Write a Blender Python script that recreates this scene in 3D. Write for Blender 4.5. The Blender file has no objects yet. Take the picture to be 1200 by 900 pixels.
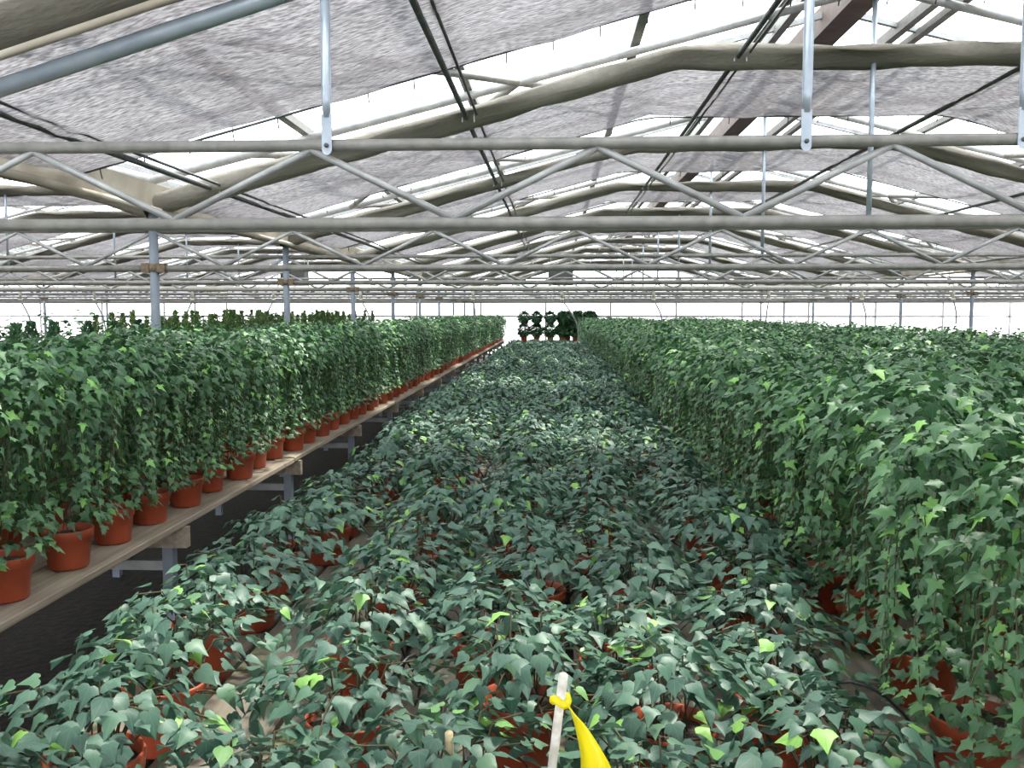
import bpy, math, random
import numpy as np
from mathutils import Vector, Matrix, Euler

random.seed(7)
rng = np.random.default_rng(7)
S = bpy.context.scene
COL = S.collection
PI = math.pi

# ------------------------------------------------------------------ camera, sky, sun, exposure
EYE = 1.60
cam_data = bpy.data.cameras.new('camera')
cam_data.sensor_width = 36.0
cam_data.lens = 31.5
cam_data.clip_end = 300
cam = bpy.data.objects.new('camera', cam_data)
cam.location = (0, 0, EYE)
cam.rotation_euler = (math.radians(90 - 4.63), 0, math.radians(2.73))
COL.objects.link(cam)
S.camera = cam

world = bpy.data.worlds.new('overcast_sky')
S.world = world
world.use_nodes = True
bg = world.node_tree.nodes['Background']
bg.inputs[0].default_value = (0.93, 0.96, 1.0, 1)
bg.inputs[1].default_value = 4.3

sun_data = bpy.data.lights.new('sun', 'SUN')
sun_data.energy = 6.0
sun_data.angle = math.radians(7)
sun_data.color = (1.0, 0.95, 0.86)
sun = bpy.data.objects.new('sun', sun_data)
sun.rotation_euler = Euler((math.radians(-20), math.radians(17), 0))
sun.location = (0, 0, 20)
COL.objects.link(sun)

S.view_settings.view_transform = 'Standard'
S.view_settings.look = 'None'
S.view_settings.gamma = 1
S.view_settings.exposure = 0.38
S.cycles.transparent_max_bounces = 24
S.cycles.max_bounces = 8
S.cycles.diffuse_bounces = 4

# ------------------------------------------------------------------ materials
def new_mat(name):
    m = bpy.data.materials.new(name)
    m.use_nodes = True
    nt = m.node_tree
    for n in list(nt.nodes):
        nt.nodes.remove(n)
    out = nt.nodes.new('ShaderNodeOutputMaterial')
    return m, nt, out

def N(nt, kind, **kw):
    n = nt.nodes.new(kind)
    for k, v in kw.items():
        setattr(n, k, v)
    return n

def ramp(nt, stops, fac, interp='LINEAR'):
    r = N(nt, 'ShaderNodeValToRGB')
    r.color_ramp.interpolation = interp
    el = r.color_ramp.elements
    while len(el) < len(stops):
        el.new(0.5)
    for e, (p, c) in zip(el, stops):
        e.position = p
        e.color = (*c, 1)
    nt.links.new(fac, r.inputs[0])
    return r.outputs[0]

def math_node(nt, op, a, b=None):
    n = N(nt, 'ShaderNodeMath', operation=op)
    for i, v in enumerate((a, b)):
        if v is None:
            continue
        if isinstance(v, (int, float)):
            n.inputs[i].default_value = v
        else:
            nt.links.new(v, n.inputs[i])
    return n.outputs[0]

def simple_mat(name, c1, c2, scale=8.0, rough=0.6, metal=0.0, bump=0.0, stretch=None, spec=0.5, coords='Object'):
    m, nt, out = new_mat(name)
    p = N(nt, 'ShaderNodeBsdfPrincipled')
    tc = N(nt, 'ShaderNodeTexCoord')
    vec = tc.outputs[coords]
    if stretch:
        mp = N(nt, 'ShaderNodeMapping')
        mp.inputs['Scale'].default_value = stretch
        nt.links.new(vec, mp.inputs[0])
        vec = mp.outputs[0]
    no = N(nt, 'ShaderNodeTexNoise')
    no.inputs['Scale'].default_value = scale
    no.inputs['Detail'].default_value = 5
    nt.links.new(vec, no.inputs[0])
    c = ramp(nt, [(0.3, c1), (0.7, c2)], no.outputs[0])
    nt.links.new(c, p.inputs['Base Color'])
    p.inputs['Roughness'].default_value = rough
    p.inputs['Metallic'].default_value = metal
    p.inputs['Specular IOR Level'].default_value = spec
    if bump:
        b = N(nt, 'ShaderNodeBump')
        b.inputs['Strength'].default_value = bump
        b.inputs['Distance'].default_value = 0.01
        nt.links.new(no.outputs[0], b.inputs['Height'])
        nt.links.new(b.outputs[0], p.inputs['Normal'])
    nt.links.new(p.outputs[0], out.inputs[0])
    return m

def leaf_mat(name, stops, rough=0.46, spec=0.5, vein=(0.16, 0.24, 0.17), vein_amt=0.35):
    m, nt, out = new_mat(name)
    p = N(nt, 'ShaderNodeBsdfPrincipled')
    oi = N(nt, 'ShaderNodeObjectInfo')
    ge = N(nt, 'ShaderNodeNewGeometry')
    s = math_node(nt, 'ADD', oi.outputs['Random'], ge.outputs['Random Per Island'])
    f = math_node(nt, 'FRACT', s)
    col = ramp(nt, stops, f)
    # pale veins radiating from the leaf base
    uv = N(nt, 'ShaderNodeUVMap')
    uv.uv_map = 'leaf'
    sx = N(nt, 'ShaderNodeSeparateXYZ')
    nt.links.new(uv.outputs[0], sx.inputs[0])
    ax = math_node(nt, 'ABSOLUTE', sx.outputs[0])
    ang = math_node(nt, 'ARCTAN2', ax, math_node(nt, 'ADD', sx.outputs[1], 0.02))
    mod = math_node(nt, 'PINGPONG', ang, 0.38)
    rad = math_node(nt, 'ADD', math_node(nt, 'ABSOLUTE', sx.outputs[1]), ax)
    line = math_node(nt, 'LESS_THAN', math_node(nt, 'MULTIPLY', mod, math_node(nt, 'ADD', rad, 0.1)), 0.022)
    mx = N(nt, 'ShaderNodeMix', data_type='RGBA')
    nt.links.new(math_node(nt, 'MULTIPLY', line, vein_amt), mx.inputs[0])
    nt.links.new(col, mx.inputs[6])
    mx.inputs[7].default_value = (*vein, 1)
    nt.links.new(mx.outputs[2], p.inputs['Base Color'])
    p.inputs['Roughness'].default_value = rough
    p.inputs['Specular IOR Level'].default_value = spec
    tr = N(nt, 'ShaderNodeBsdfTranslucent')
    nt.links.new(mx.outputs[2], tr.inputs[0])
    ms = N(nt, 'ShaderNodeMixShader')
    ms.inputs[0].default_value = 0.16
    nt.links.new(p.outputs[0], ms.inputs[1])
    nt.links.new(tr.outputs[0], ms.inputs[2])
    nt.links.new(ms.outputs[0], out.inputs[0])
    return m

def cloth_mat(name, col1, col2, transparent, knit=True, through=0.6):
    m, nt, out = new_mat(name)
    tc = N(nt, 'ShaderNodeTexCoord')
    mp = N(nt, 'ShaderNodeMapping')
    mp.inputs['Scale'].default_value = (22, 85, 22)
    nt.links.new(tc.outputs['Object'], mp.inputs[0])
    no = N(nt, 'ShaderNodeTexNoise')
    no.inputs['Scale'].default_value = 1.0
    no.inputs['Detail'].default_value = 3
    nt.links.new(mp.outputs[0], no.inputs[0])
    big = N(nt, 'ShaderNodeTexNoise')
    big.inputs['Scale'].default_value = 0.9
    nt.links.new(tc.outputs['Object'], big.inputs[0])
    c = ramp(nt, [(0.35, col1), (0.65, col2)], big.outputs[0])
    fine = ramp(nt, [(0.36, (0.40, 0.40, 0.40)), (0.64, (1.18, 1.18, 1.18))], no.outputs[0])
    mx = N(nt, 'ShaderNodeMix', data_type='RGBA', blend_type='MULTIPLY')
    mx.inputs[0].default_value = 0.9 if knit else 0.15
    nt.links.new(c, mx.inputs[6])
    nt.links.new(fine, mx.inputs[7])
    df = N(nt, 'ShaderNodeBsdfDiffuse')
    tl = N(nt, 'ShaderNodeBsdfTranslucent')
    nt.links.new(mx.outputs[2], df.inputs[0])
    nt.links.new(mx.outputs[2], tl.inputs[0])
    bu = N(nt, 'ShaderNodeBump')
    bu.inputs['Strength'].default_value = 0.5
    bu.inputs['Distance'].default_value = 0.01
    nt.links.new(no.outputs[0], bu.inputs['Height'])
    nt.links.new(bu.outputs[0], df.inputs['Normal'])
    nt.links.new(bu.outputs[0], tl.inputs['Normal'])
    m1 = N(nt, 'ShaderNodeMixShader')
    m1.inputs[0].default_value = through
    nt.links.new(df.outputs[0], m1.inputs[1])
    nt.links.new(tl.outputs[0], m1.inputs[2])
    tp = N(nt, 'ShaderNodeBsdfTransparent')
    m2 = N(nt, 'ShaderNodeMixShader')
    if knit:
        fac = ramp(nt, [(0.35, (transparent * 0.3,) * 3), (0.7, (transparent * 1.7,) * 3)], no.outputs[0])
        nt.links.new(fac, m2.inputs[0])
    else:
        m2.inputs[0].default_value = transparent
    nt.links.new(m1.outputs[0], m2.inputs[1])
    nt.links.new(tp.outputs[0], m2.inputs[2])
    nt.links.new(m2.outputs[0], out.inputs[0])
    return m

def glass_mat(name):
    m, nt, out = new_mat(name)
    tp = N(nt, 'ShaderNodeBsdfTransparent')
    tp.inputs[0].default_value = (0.94, 0.96, 0.95, 1)
    gl = N(nt, 'ShaderNodeBsdfGlossy')
    gl.inputs['Roughness'].default_value = 0.1
    ms = N(nt, 'ShaderNodeMixShader')
    ms.inputs[0].default_value = 0.05
    nt.links.new(tp.outputs[0], ms.inputs[1])
    nt.links.new(gl.outputs[0], ms.inputs[2])
    nt.links.new(ms.outputs[0], out.inputs[0])
    return m

def film_mat(name):
    m, nt, out = new_mat(name)
    tl = N(nt, 'ShaderNodeBsdfTranslucent')
    tl.inputs[0].default_value = (0.95, 0.95, 0.95, 1)
    tp = N(nt, 'ShaderNodeBsdfTransparent')
    ms = N(nt, 'ShaderNodeMixShader')
    ms.inputs[0].default_value = 0.3
    nt.links.new(tl.outputs[0], ms.inputs[1])
    nt.links.new(tp.outputs[0], ms.inputs[2])
    nt.links.new(ms.outputs[0], out.inputs[0])
    return m

M = {}
M['leaf_low'] = leaf_mat('dark_ivy_leaf', [(0.0, (0.044, 0.104, 0.076)), (0.4, (0.066, 0.146, 0.104)), (0.8, (0.085, 0.182, 0.120)),
                                         (0.945, (0.10, 0.21, 0.11)), (0.965, (0.22, 0.46, 0.10)), (1.0, (0.32, 0.60, 0.12))])
M['leaf_tall'] = leaf_mat('green_ivy_leaf', [(0.0, (0.034, 0.096, 0.043)), (0.4, (0.060, 0.156, 0.064)), (0.75, (0.088, 0.212, 0.080)),
                                            (0.92, (0.115, 0.26, 0.085)), (0.95, (0.21, 0.46, 0.11)), (1.0, (0.28, 0.58, 0.13))])
M['leaf_conifer'] = leaf_mat('conifer_needle_green', [(0, (0.03, 0.10, 0.03)), (0.5, (0.07, 0.17, 0.045)), (0.8, (0.16, 0.26, 0.06)), (1, (0.30, 0.28, 0.10))], vein_amt=0)
M['leaf_bush'] = leaf_mat('box_leaf_green', [(0, (0.02, 0.07, 0.033)), (0.6, (0.04, 0.12, 0.05)), (1, (0.085, 0.21, 0.07))], vein_amt=0)
M['stem'] = simple_mat('ivy_stem', (0.055, 0.055, 0.025), (0.10, 0.08, 0.04), 30, 0.8)
M['pot'] = simple_mat('orange_plastic_pot', (0.40, 0.072, 0.030), (0.50, 0.098, 0.044), 9, 0.45)
M['soil'] = simple_mat('potting_soil', (0.02, 0.014, 0.010), (0.08, 0.055, 0.04), 120, 0.95, bump=0.8)
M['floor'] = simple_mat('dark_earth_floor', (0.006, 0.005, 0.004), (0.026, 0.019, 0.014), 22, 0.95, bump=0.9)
M['outside'] = simple_mat('pale_gravel_ground', (0.45, 0.45, 0.44), (0.6, 0.6, 0.58), 2, 0.95)
M['tube'] = simple_mat('black_drip_tube', (0.01, 0.012, 0.012), (0.02, 0.022, 0.022), 10, 0.4)
M['steel'] = simple_mat('galvanised_steel', (0.27, 0.27, 0.275), (0.39, 0.39, 0.39), 14, 0.45, metal=0.3)
M['dull_steel'] = simple_mat('weathered_steel', (0.19, 0.183, 0.172), (0.28, 0.268, 0.25), 20, 0.55, metal=0.25)
M['dark_steel'] = simple_mat('dark_steel', (0.06, 0.065, 0.068), (0.11, 0.11, 0.11), 20, 0.5, metal=0.3)
M['blue_steel'] = simple_mat('blue_grey_column_paint', (0.15, 0.175, 0.215), (0.21, 0.24, 0.28), 6, 0.5, metal=0.1)
M['rust'] = simple_mat('rusty_clamp', (0.10, 0.07, 0.045), (0.19, 0.14, 0.09), 60, 0.8)
M['strut'] = simple_mat('bright_aluminium', (0.36, 0.42, 0.50), (0.48, 0.54, 0.62), 10, 0.35, metal=0.4)
M['gutter'] = simple_mat('stained_gutter', (0.30, 0.25, 0.20), (0.50, 0.45, 0.38), 3, 0.7)
M['ridge'] = simple_mat('brown_ridge_board', (0.09, 0.06, 0.05), (0.15, 0.11, 0.10), 6, 0.7)
M['cloth'] = cloth_mat('shade_cloth', (0.155, 0.143, 0.152), (0.198, 0.184, 0.196), 0.03)
M['bundle'] = cloth_mat('folded_shade_cloth', (0.20, 0.18, 0.155), (0.30, 0.275, 0.24), 0.0, knit=False, through=0.05)
M['glass'] = glass_mat('roof_glass')
M['film'] = film_mat('white_wall_film')
M['white_pipe'] = simple_mat('cream_plastic_pipe', (0.45, 0.42, 0.36), (0.6, 0.56, 0.48), 4, 0.5)
M['hose'] = simple_mat('pale_hose', (0.22, 0.23, 0.23), (0.32, 0.33, 0.33), 10, 0.5)
M['heater'] = simple_mat('grey_heater_case', (0.05, 0.05, 0.05), (0.09, 0.09, 0.085), 5, 0.5)
M['stake'] = simple_mat('peeling_white_stake', (0.50, 0.46, 0.40), (0.78, 0.75, 0.70), 60, 0.7)
M['bamboo'] = simple_mat('bamboo_cane', (0.42, 0.33, 0.18), (0.55, 0.45, 0.27), 30, 0.6)

def wood_mat(name, a, b, algae):
    m, nt, out = new_mat(name)
    p = N(nt, 'ShaderNodeBsdfPrincipled')
    tc = N(nt, 'ShaderNodeTexCoord')
    oi = N(nt, 'ShaderNodeObjectInfo')
    add = N(nt, 'ShaderNodeVectorMath', operation='ADD')
    sc_ = N(nt, 'ShaderNodeVectorMath', operation='SCALE')
    nt.links.new(oi.outputs['Location'], sc_.inputs[0])
    sc_.inputs[3].default_value = 3.7
    nt.links.new(tc.outputs['Object'], add.inputs[0])
    nt.links.new(sc_.outputs[0], add.inputs[1])
    mp = N(nt, 'ShaderNodeMapping')
    mp.inputs['Scale'].default_value = (45, 2.2, 45)
    nt.links.new(add.outputs[0], mp.inputs[0])
    gr = N(nt, 'ShaderNodeTexNoise')
    gr.inputs['Scale'].default_value = 1.0
    gr.inputs['Detail'].default_value = 6
    nt.links.new(mp.outputs[0], gr.inputs[0])
    c = ramp(nt, [(0.3, a), (0.7, b)], gr.outputs[0])
    bl = N(nt, 'ShaderNodeTexNoise')
    bl.inputs['Scale'].default_value = 5.0
    nt.links.new(add.outputs[0], bl.inputs[0])
    fa = ramp(nt, [(0.52, (0, 0, 0)), (0.7, (algae,) * 3)], bl.outputs[0])
    mx = N(nt, 'ShaderNodeMix', data_type='RGBA')
    nt.links.new(fa, mx.inputs[0])
    nt.links.new(c, mx.inputs[6])
    mx.inputs[7].default_value = (0.13, 0.15, 0.05, 1)
    nt.links.new(mx.outputs[2], p.inputs['Base Color'])
    p.inputs['Roughness'].default_value = 0.8
    bu = N(nt, 'ShaderNodeBump')
    bu.inputs['Strength'].default_value = 0.35
    bu.inputs['Distance'].default_value = 0.004
    nt.links.new(gr.outputs[0], bu.inputs['Height'])
    nt.links.new(bu.outputs[0], p.inputs['Normal'])
    nt.links.new(p.outputs[0], out.inputs[0])
    return m
M['wood'] = wood_mat('weathered_plank', (0.24, 0.19, 0.145), (0.44, 0.36, 0.28), 0.25)
M['wood_algae'] = wood_mat('weathered_plank_with_algae', (0.15, 0.128, 0.10), (0.29, 0.25, 0.20), 0.75)

def yellow_mat():
    m, nt, out = new_mat('yellow_flagging_tape')
    p = N(nt, 'ShaderNodeBsdfPrincipled')
    p.inputs['Base Color'].default_value = (0.95, 0.82, 0.02, 1)
    p.inputs['Roughness'].default_value = 0.35
    tl = N(nt, 'ShaderNodeBsdfTranslucent')
    tl.inputs[0].default_value = (0.95, 0.85, 0.02, 1)
    ms = N(nt, 'ShaderNodeMixShader')
    ms.inputs[0].default_value = 0.4
    nt.links.new(p.outputs[0], ms.inputs[1])
    nt.links.new(tl.outputs[0], ms.inputs[2])
    nt.links.new(ms.outputs[0], out.inputs[0])
    return m
M['yellow'] = yellow_mat()

# ------------------------------------------------------------------ mesh helpers
class MB:
    """collects shapes, then builds one mesh"""
    def __init__(self):
        self.v, self.f, self.smooth = [], [], []

    def add(self, verts, faces, smooth=False):
        o = len(self.v)
        self.v.extend(verts)
        self.f.extend(tuple(i + o for i in f) for f in faces)
        self.smooth.extend([smooth] * len(faces))

    def box(self, lo, hi):
        x0, y0, z0 = lo
        x1, y1, z1 = hi
        self.add([(x0, y0, z0), (x1, y0, z0), (x1, y1, z0), (x0, y1, z0), (x0, y0, z1), (x1, y0, z1), (x1, y1, z1), (x0, y1, z1)],
                 [(0, 3, 2, 1), (4, 5, 6, 7), (0, 1, 5, 4), (1, 2, 6, 5), (2, 3, 7, 6), (3, 0, 4, 7)])

    def cbox(self, lo, hi, b):
        """box with chamfered long edges (along y)"""
        x0, y0, z0 = lo
        x1, y1, z1 = hi
        pr = [(x0 + b, z0), (x1 - b, z0), (x1, z0 + b), (x1, z1 - b), (x1 - b, z1), (x0 + b, z1), (x0, z1 - b), (x0, z0 + b)]
        n = len(pr)
        vs = [(x, y0, z) for x, z in pr] + [(x, y1, z) for x, z in pr]
        fs = [(i, (i + 1) % n, n + (i + 1) % n, n + i) for i in range(n)]
        fs += [tuple(range(n))[::-1], tuple(range(n, 2 * n))]
        self.add(vs, [tuple(reversed(f)) for f in fs])

    def path(self, pts, r, seg=8, caps=True):
        """tube through points; r a number or a list"""
        pts = [Vector(p) for p in pts]
        n = len(pts)
        rs = r if isinstance(r, (list, tuple)) else [r] * n
        vs = []
        up = None
        for i, p in enumerate(pts):
            d = (pts[min(i + 1, n - 1)] - pts[max(i - 1, 0)]).normalized()
            if up is None:
                a = Vector((0, 0, 1)) if abs(d.z) < 0.9 else Vector((1, 0, 0))
                u = d.cross(a).normalized()
            else:
                u = (up - d * up.dot(d)).normalized()
            up = u
            w = d.cross(u)
            for k in range(seg):
                t = 2 * PI * k / seg
                q = p + (u * math.cos(t) + w * math.sin(t)) * rs[i]
                vs.append(tuple(q))
        fs = []
        for i in range(n - 1):
            for k in range(seg):
                a, b = i * seg + k, i * seg + (k + 1) % seg
                fs.append((a, b, b + seg, a + seg))
        if caps:
            fs.append(tuple(range(seg))[::-1])
            fs.append(tuple(range((n - 1) * seg, n * seg)))
        self.add(vs, fs, True)

    def lathe(self, prof, seg=20, smooth=True):
        vs = []
        for r, z in prof:
            for k in range(seg):
                t = 2 * PI * k / seg
                vs.append((r * math.cos(t), r * math.sin(t), z))
        fs = []
        for i in range(len(prof) - 1):
            for k in range(seg):
                a, b = i * seg + k, i * seg + (k + 1) % seg
                fs.append((a, b, b + seg, a + seg))
        self.add(vs, fs, smooth)

    def mesh(self, name, mat, uvs=None):
        me = bpy.data.meshes.new(name)
        me.from_pydata(self.v, [], self.f)
        me.polygons.foreach_set('use_smooth', self.smooth)
        if mat:
            me.materials.append(mat)
        me.update()
        return me

def link(name, me, parent=None, loc=None, rot=None, scale=None):
    o = bpy.data.objects.new(name, me)
    COL.objects.link(o)
    if parent is not None:
        o.parent = parent
    if loc is not None:
        o.location = loc
    if rot is not None:
        o.rotation_euler = rot
    if scale is not None:
        o.scale = scale if not isinstance(scale, (int, float)) else (scale,) * 3
    return o

def tag(o, label=None, cat=None, group=None, kind=None):
    if label: o['label'] = label
    if cat: o['category'] = cat
    if group: o['group'] = group
    if kind: o['kind'] = kind
    return o

def tube_mesh(name, p0, p1, r, mat, seg=10):
    b = MB()
    b.path([p0, p1], r, seg)
    return b.mesh(name, mat)

ORD = ['first', 'second', 'third', 'fourth', 'fifth', 'sixth', 'seventh', 'eighth', 'ninth', 'tenth', 'eleventh', 'twelfth', 'thirteenth',
       'fourteenth', 'fifteenth', 'sixteenth']

# ------------------------------------------------------------------ the house: spans, frames
SP = 3.11                     # frame spacing along the house
BAY = 9.85                   # span width
XC = 2.11                      # ridge line of the span overhead
XL = XC - BAY / 2             # its left column line
Y_END = 34.2                  # far end wall
Y_BACK = -7.0
X_MIN, X_MAX = XL - 2 * BAY, XL + 2 * BAY
BENCH = 0.75
EAVE = EYE + 0.74

def roof_z(x):                # rafter height
    u = abs(((x - XL) % BAY) - BAY / 2)
    return EYE + 2.16 - 0.25 * u
def cloth_z(x):
    u = abs(((x - XL) % BAY) - BAY / 2)
    return EYE + (1.725 if u < 1.3 else 2.07 - 0.265 * u)

# floor and ground
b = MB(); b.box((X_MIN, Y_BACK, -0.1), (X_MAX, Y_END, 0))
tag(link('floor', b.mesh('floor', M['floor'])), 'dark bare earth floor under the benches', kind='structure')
b = MB(); b.box((-90, -60, -0.3), (90, 120, -0.11))
tag(link('ground', b.mesh('ground', M['outside'])), 'pale ground outside the greenhouse', kind='structure')

# walls of white film on posts
def film_wall(name, p0, p1, h, pitch, label):
    p0, p1 = Vector(p0), Vector(p1)
    w = bpy.data.objects.new(name, None); COL.objects.link(w); w.location = p0
    tag(w, label, kind='structure')
    L = (p1 - p0).length
    w.rotation_euler = (0, 0, math.atan2((p1 - p0).y, (p1 - p0).x))
    n = max(1, round(L / pitch)); s = L / n
    b = MB(); b.box((0.02, -0.006, 0), (s - 0.02, 0.006, h)); pm = b.mesh('film_panel', M['film'])
    b = MB(); b.box((-0.03, -0.05, 0), (0.03, 0.05, h)); qm = b.mesh('wall_post', M['steel'])
    for i in range(n):
        link('film_panel', pm, w, (i * s, 0, 0))
    for i in range(n + 1):
        link('wall_post', qm, w, (i * s, 0, 0))
    b = MB(); b.box((0, -0.03, EYE - 0.22), (L, 0.03, EYE - 0.15)); b.box((0, -0.05, h - 0.03), (L, 0.05, h + 0.09))
    link('wall_rail', b.mesh('wall_rail', M['steel']), w)
    return w
film_wall('wall_far', (X_MIN, Y_END, 0), (X_MAX, Y_END, 0), EYE + 0.66, 2.5, 'bright white film end wall with thin grey posts')
film_wall('wall_left', (X_MIN, Y_BACK, 0), (X_MIN, Y_END, 0), EYE + 0.66, 3.1, 'white film side wall beyond the benches on the left')
film_wall('wall_right', (X_MAX, Y_BACK, 0), (X_MAX, Y_END, 0), EYE + 0.66, 3.1, 'white film side wall beyond the benches on the right')

# glass roof
ceil = bpy.data.objects.new('ceiling', None); COL.objects.link(ceil)
tag(ceil, 'ridged glass greenhouse roof above the shade cloths', kind='structure')
half = BAY / 2
sl = math.hypot(half, half * 0.25)
pane_w = SP / 2
b = MB(); b.box((0.01, 0.02, 0), (sl - 0.01, pane_w - 0.02, 0.006)); pane_me = b.mesh('glass_pane', M['glass'])
b = MB(); b.box((0, -0.02, -0.02), (sl, 0.02, 0.02)); bar_me = b.mesh('glazing_bar', M['steel'])
tilt = math.atan(0.25)
n_pane = int((Y_END - Y_BACK) / pane_w)
for bay in range(-2, 2):
    x0 = XL + bay * BAY
    for side in (0, 1):
        for i in range(n_pane + 1):
            y = Y_BACK + i * pane_w
            if side == 0:
                loc, rot = (x0, y, EYE + 1.00), (0, -tilt, 0)
            else:
                loc, rot = (x0 + BAY, y + pane_w, EYE + 1.00), (0, -tilt, PI)
            if i < n_pane:
                link('glass_pane', pane_me, ceil, loc, rot)
            l2 = (loc[0], y, loc[2])
            link('glazing_bar', bar_me, ceil, l2, rot)
    # purlins on each slope, ridge
    for fx in (0.22, 0.45, 0.68, 0.88):
        for side in (0, 1):
            x = x0 + fx * half if side == 0 else x0 + BAY - fx * half
            b = MB(); b.box((x - 0.03, Y_BACK, roof_z(x) + 0.02), (x + 0.03, Y_END, roof_z(x) + 0.07))
            link('purlin', b.mesh('purlin', M['dull_steel']), ceil)
    b = MB(); b.box((x0 + half - 0.13, Y_BACK, EYE + 2.08), (x0 + half + 0.06, Y_END, EYE + 2.28))
    link('ridge_board', b.mesh('ridge_board', M['ridge']), ceil)
    for s in (-1, 1):
        b = MB(); b.box((x0 + half + s * 0.45 - 0.03, Y_BACK, EYE + 2.06), (x0 + half + s * 0.45 + 0.03, Y_END, EYE + 2.14))
        link('vent_bar', b.mesh('vent_bar', M['dull_steel']), ceil)
    # diagonal wind braces above the cloth
    for i in range(-1, 11):
        y0, y1 = i * SP, (i + 1) * SP
        for side in (0, 1):
            for fa, fb in ((0.14, 0.52), (0.52, 0.14), (0.52, 0.9)):
                xa = x0 + fa * half if side == 0 else x0 + BAY - fa * half
                xb = x0 + fb * half if side == 0 else x0 + BAY - fb * half
                if (i + bay) % 2 and fa != 0.14:
                    continue
                link('wind_brace', tube_mesh('wind_brace', (xa, y0, roof_z(xa) - 0.02), (xb, y1, roof_z(xb) - 0.02), 0.026, M['dull_steel'], 6), ceil)

# trusses, one per span and frame
TOP, BOT = EYE + 0.570, EYE + 0.303
b = MB(); b.path([(-0.02, 0, 0), (BAY + 0.02, 0, 0)], 0.0205, 10); top_me = b.mesh('top_chord', M['dull_steel'])
b = MB(); b.path([(-0.02, 0, 0), (BAY + 0.02, 0, 0)], 0.022, 10); bot_me = b.mesh('bottom_chord', M['dull_steel'])
DZ = TOP - BOT
wb = MB(); wb.path([(0, 0, -0.012), (0.5, 0, -DZ + 0.012)], 0.0125, 8); web_dn = wb.mesh('web_bar', M['steel'])
wb = MB(); wb.path([(0, 0, -DZ + 0.012), (0.5, 0, -0.012)], 0.0125, 8); web_up = wb.mesh('web_bar', M['steel'])
allw = MB()
for k in range(10):
    allw.path([(k * 0.985, 0, -0.012), (k * 0.985 + 0.5, 0, -DZ + 0.012), (k * 0.985 + 0.985, 0, -0.012)], 0.0125, 6)
web_all = allw.mesh('web_bars', M['steel'])
wh = MB(); wh.path([(0, 0, roof_z(XL) - 0.02), (half, 0, roof_z(XC) - 0.02)], 0.03, 8); raf_l = wh.mesh('rafter', M['steel'])
wh = MB(); wh.path([(half, 0, roof_z(XC) - 0.02), (BAY, 0, roof_z(XL) - 0.02)], 0.03, 8); raf_r = wh.mesh('rafter', M['steel'])
kp = MB(); kp.path([(half, 0, TOP), (half, 0, roof_z(XC) - 0.02)], 0.018, 8); king = kp.mesh('king_post', M['strut'])

def flat_strut(x, z0, z1, r=0.0165):
    """tube with a flattened, bolted lower end"""
    m = MB()
    m.path([(x, -0.02, z0 + 0.09), (x, -0.02, z0 + 0.16), (x, -0.02, z1)], [r * 0.72, r, r], 10)
    m.box((x - 0.017, -0.026, z0 - 0.022), (x + 0.017, -0.020, z0 + 0.1))
    pr = [(x + 0.017 * math.cos(t), -0.0265, z0 - 0.02 + 0.017 * math.sin(t)) for t in np.linspace(PI, 2 * PI, 7)]
    m.add(pr, [tuple(range(7))])
    return m.mesh('strut', M['strut'])
bolt = MB(); bolt.path([(0, -0.036, 0), (0, -0.026, 0)], 0.008, 6); bolt_me = bolt.mesh('bolt', M['dark_steel'])

bayname = {-2: 'outermost left span', -1: 'left span', 0: 'span overhead', 1: 'right span'}
for i in range(1, 11):
    for bay in (-2, -1, 0, 1):
        if i < 3 and bay in (-2, 1):
            continue
        x0 = XL + bay * BAY
        t = bpy.data.objects.new('roof_truss', None); COL.objects.link(t); t.location = (x0, i * SP, 0)
        if bay == 0:
            lab = ('grey pipe truss nearest the camera, crossing the whole view with white struts above' if i == 1 else
                   f'{ORD[i-1]} grey pipe truss from the camera in the span overhead')
        else:
            lab = f'{ORD[i-1]} grey pipe truss from the camera in the {bayname[bay]}'
        tag(t, lab, 'truss', 'pipe trusses across the house')
        link('top_chord', top_me, t, (0, 0, TOP))
        link('bottom_chord', bot_me, t, (0, 0, BOT))
        if i <= 5 and (bay == 0 or bay == -1):
            for k in range(10):
                link('web_bar', web_dn, t, (k * 0.985, 0, TOP))
                link('web_bar', web_up, t, (k * 0.985 + 0.4925, 0, TOP))
        else:
            tag(link('web_bars', web_all, t, (0, 0, TOP)), kind='stuff')
        if i > 1:
            link('rafter', raf_l, t); link('rafter', raf_r, t)
        link('king_post', king, t)
        if i == 1 and bay == 0:
            for x in (-0.781, 0.835, 1.54, 2 * XC - 0.835, 2 * XC + 0.781):
                st = link('strut', flat_strut(x - x0, TOP, EYE + 1.10 + 0.30 * (2.97 - abs(x - XC)) - 0.02), t)
                link('bolt', bolt_me, st, (x - x0, 0, TOP - 0.005))
            # the bright rafter pipe and its thin companion over the nearest truss
            for s in (-1, 1):
                m_ = MB()
                f = lambda u, dz: (half + s * u, 0, EYE + 1.10 + 0.30 * (2.97 - u) + dz)
                m_.path([f(0.05, 0), f(half, 0)], 0.031, 12)
                link('rafter', m_.mesh('rafter', M['strut']), t)
                m_ = MB()
                g = lambda u: (half + s * u, -0.09, EYE + 1.165 + 0.30 * (2.97 - u))
                m_.path([g(0.05), g(half)], 0.016, 8)
                link('cloth_rail', m_.mesh('cloth_rail', M['gutter']), t)

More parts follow.
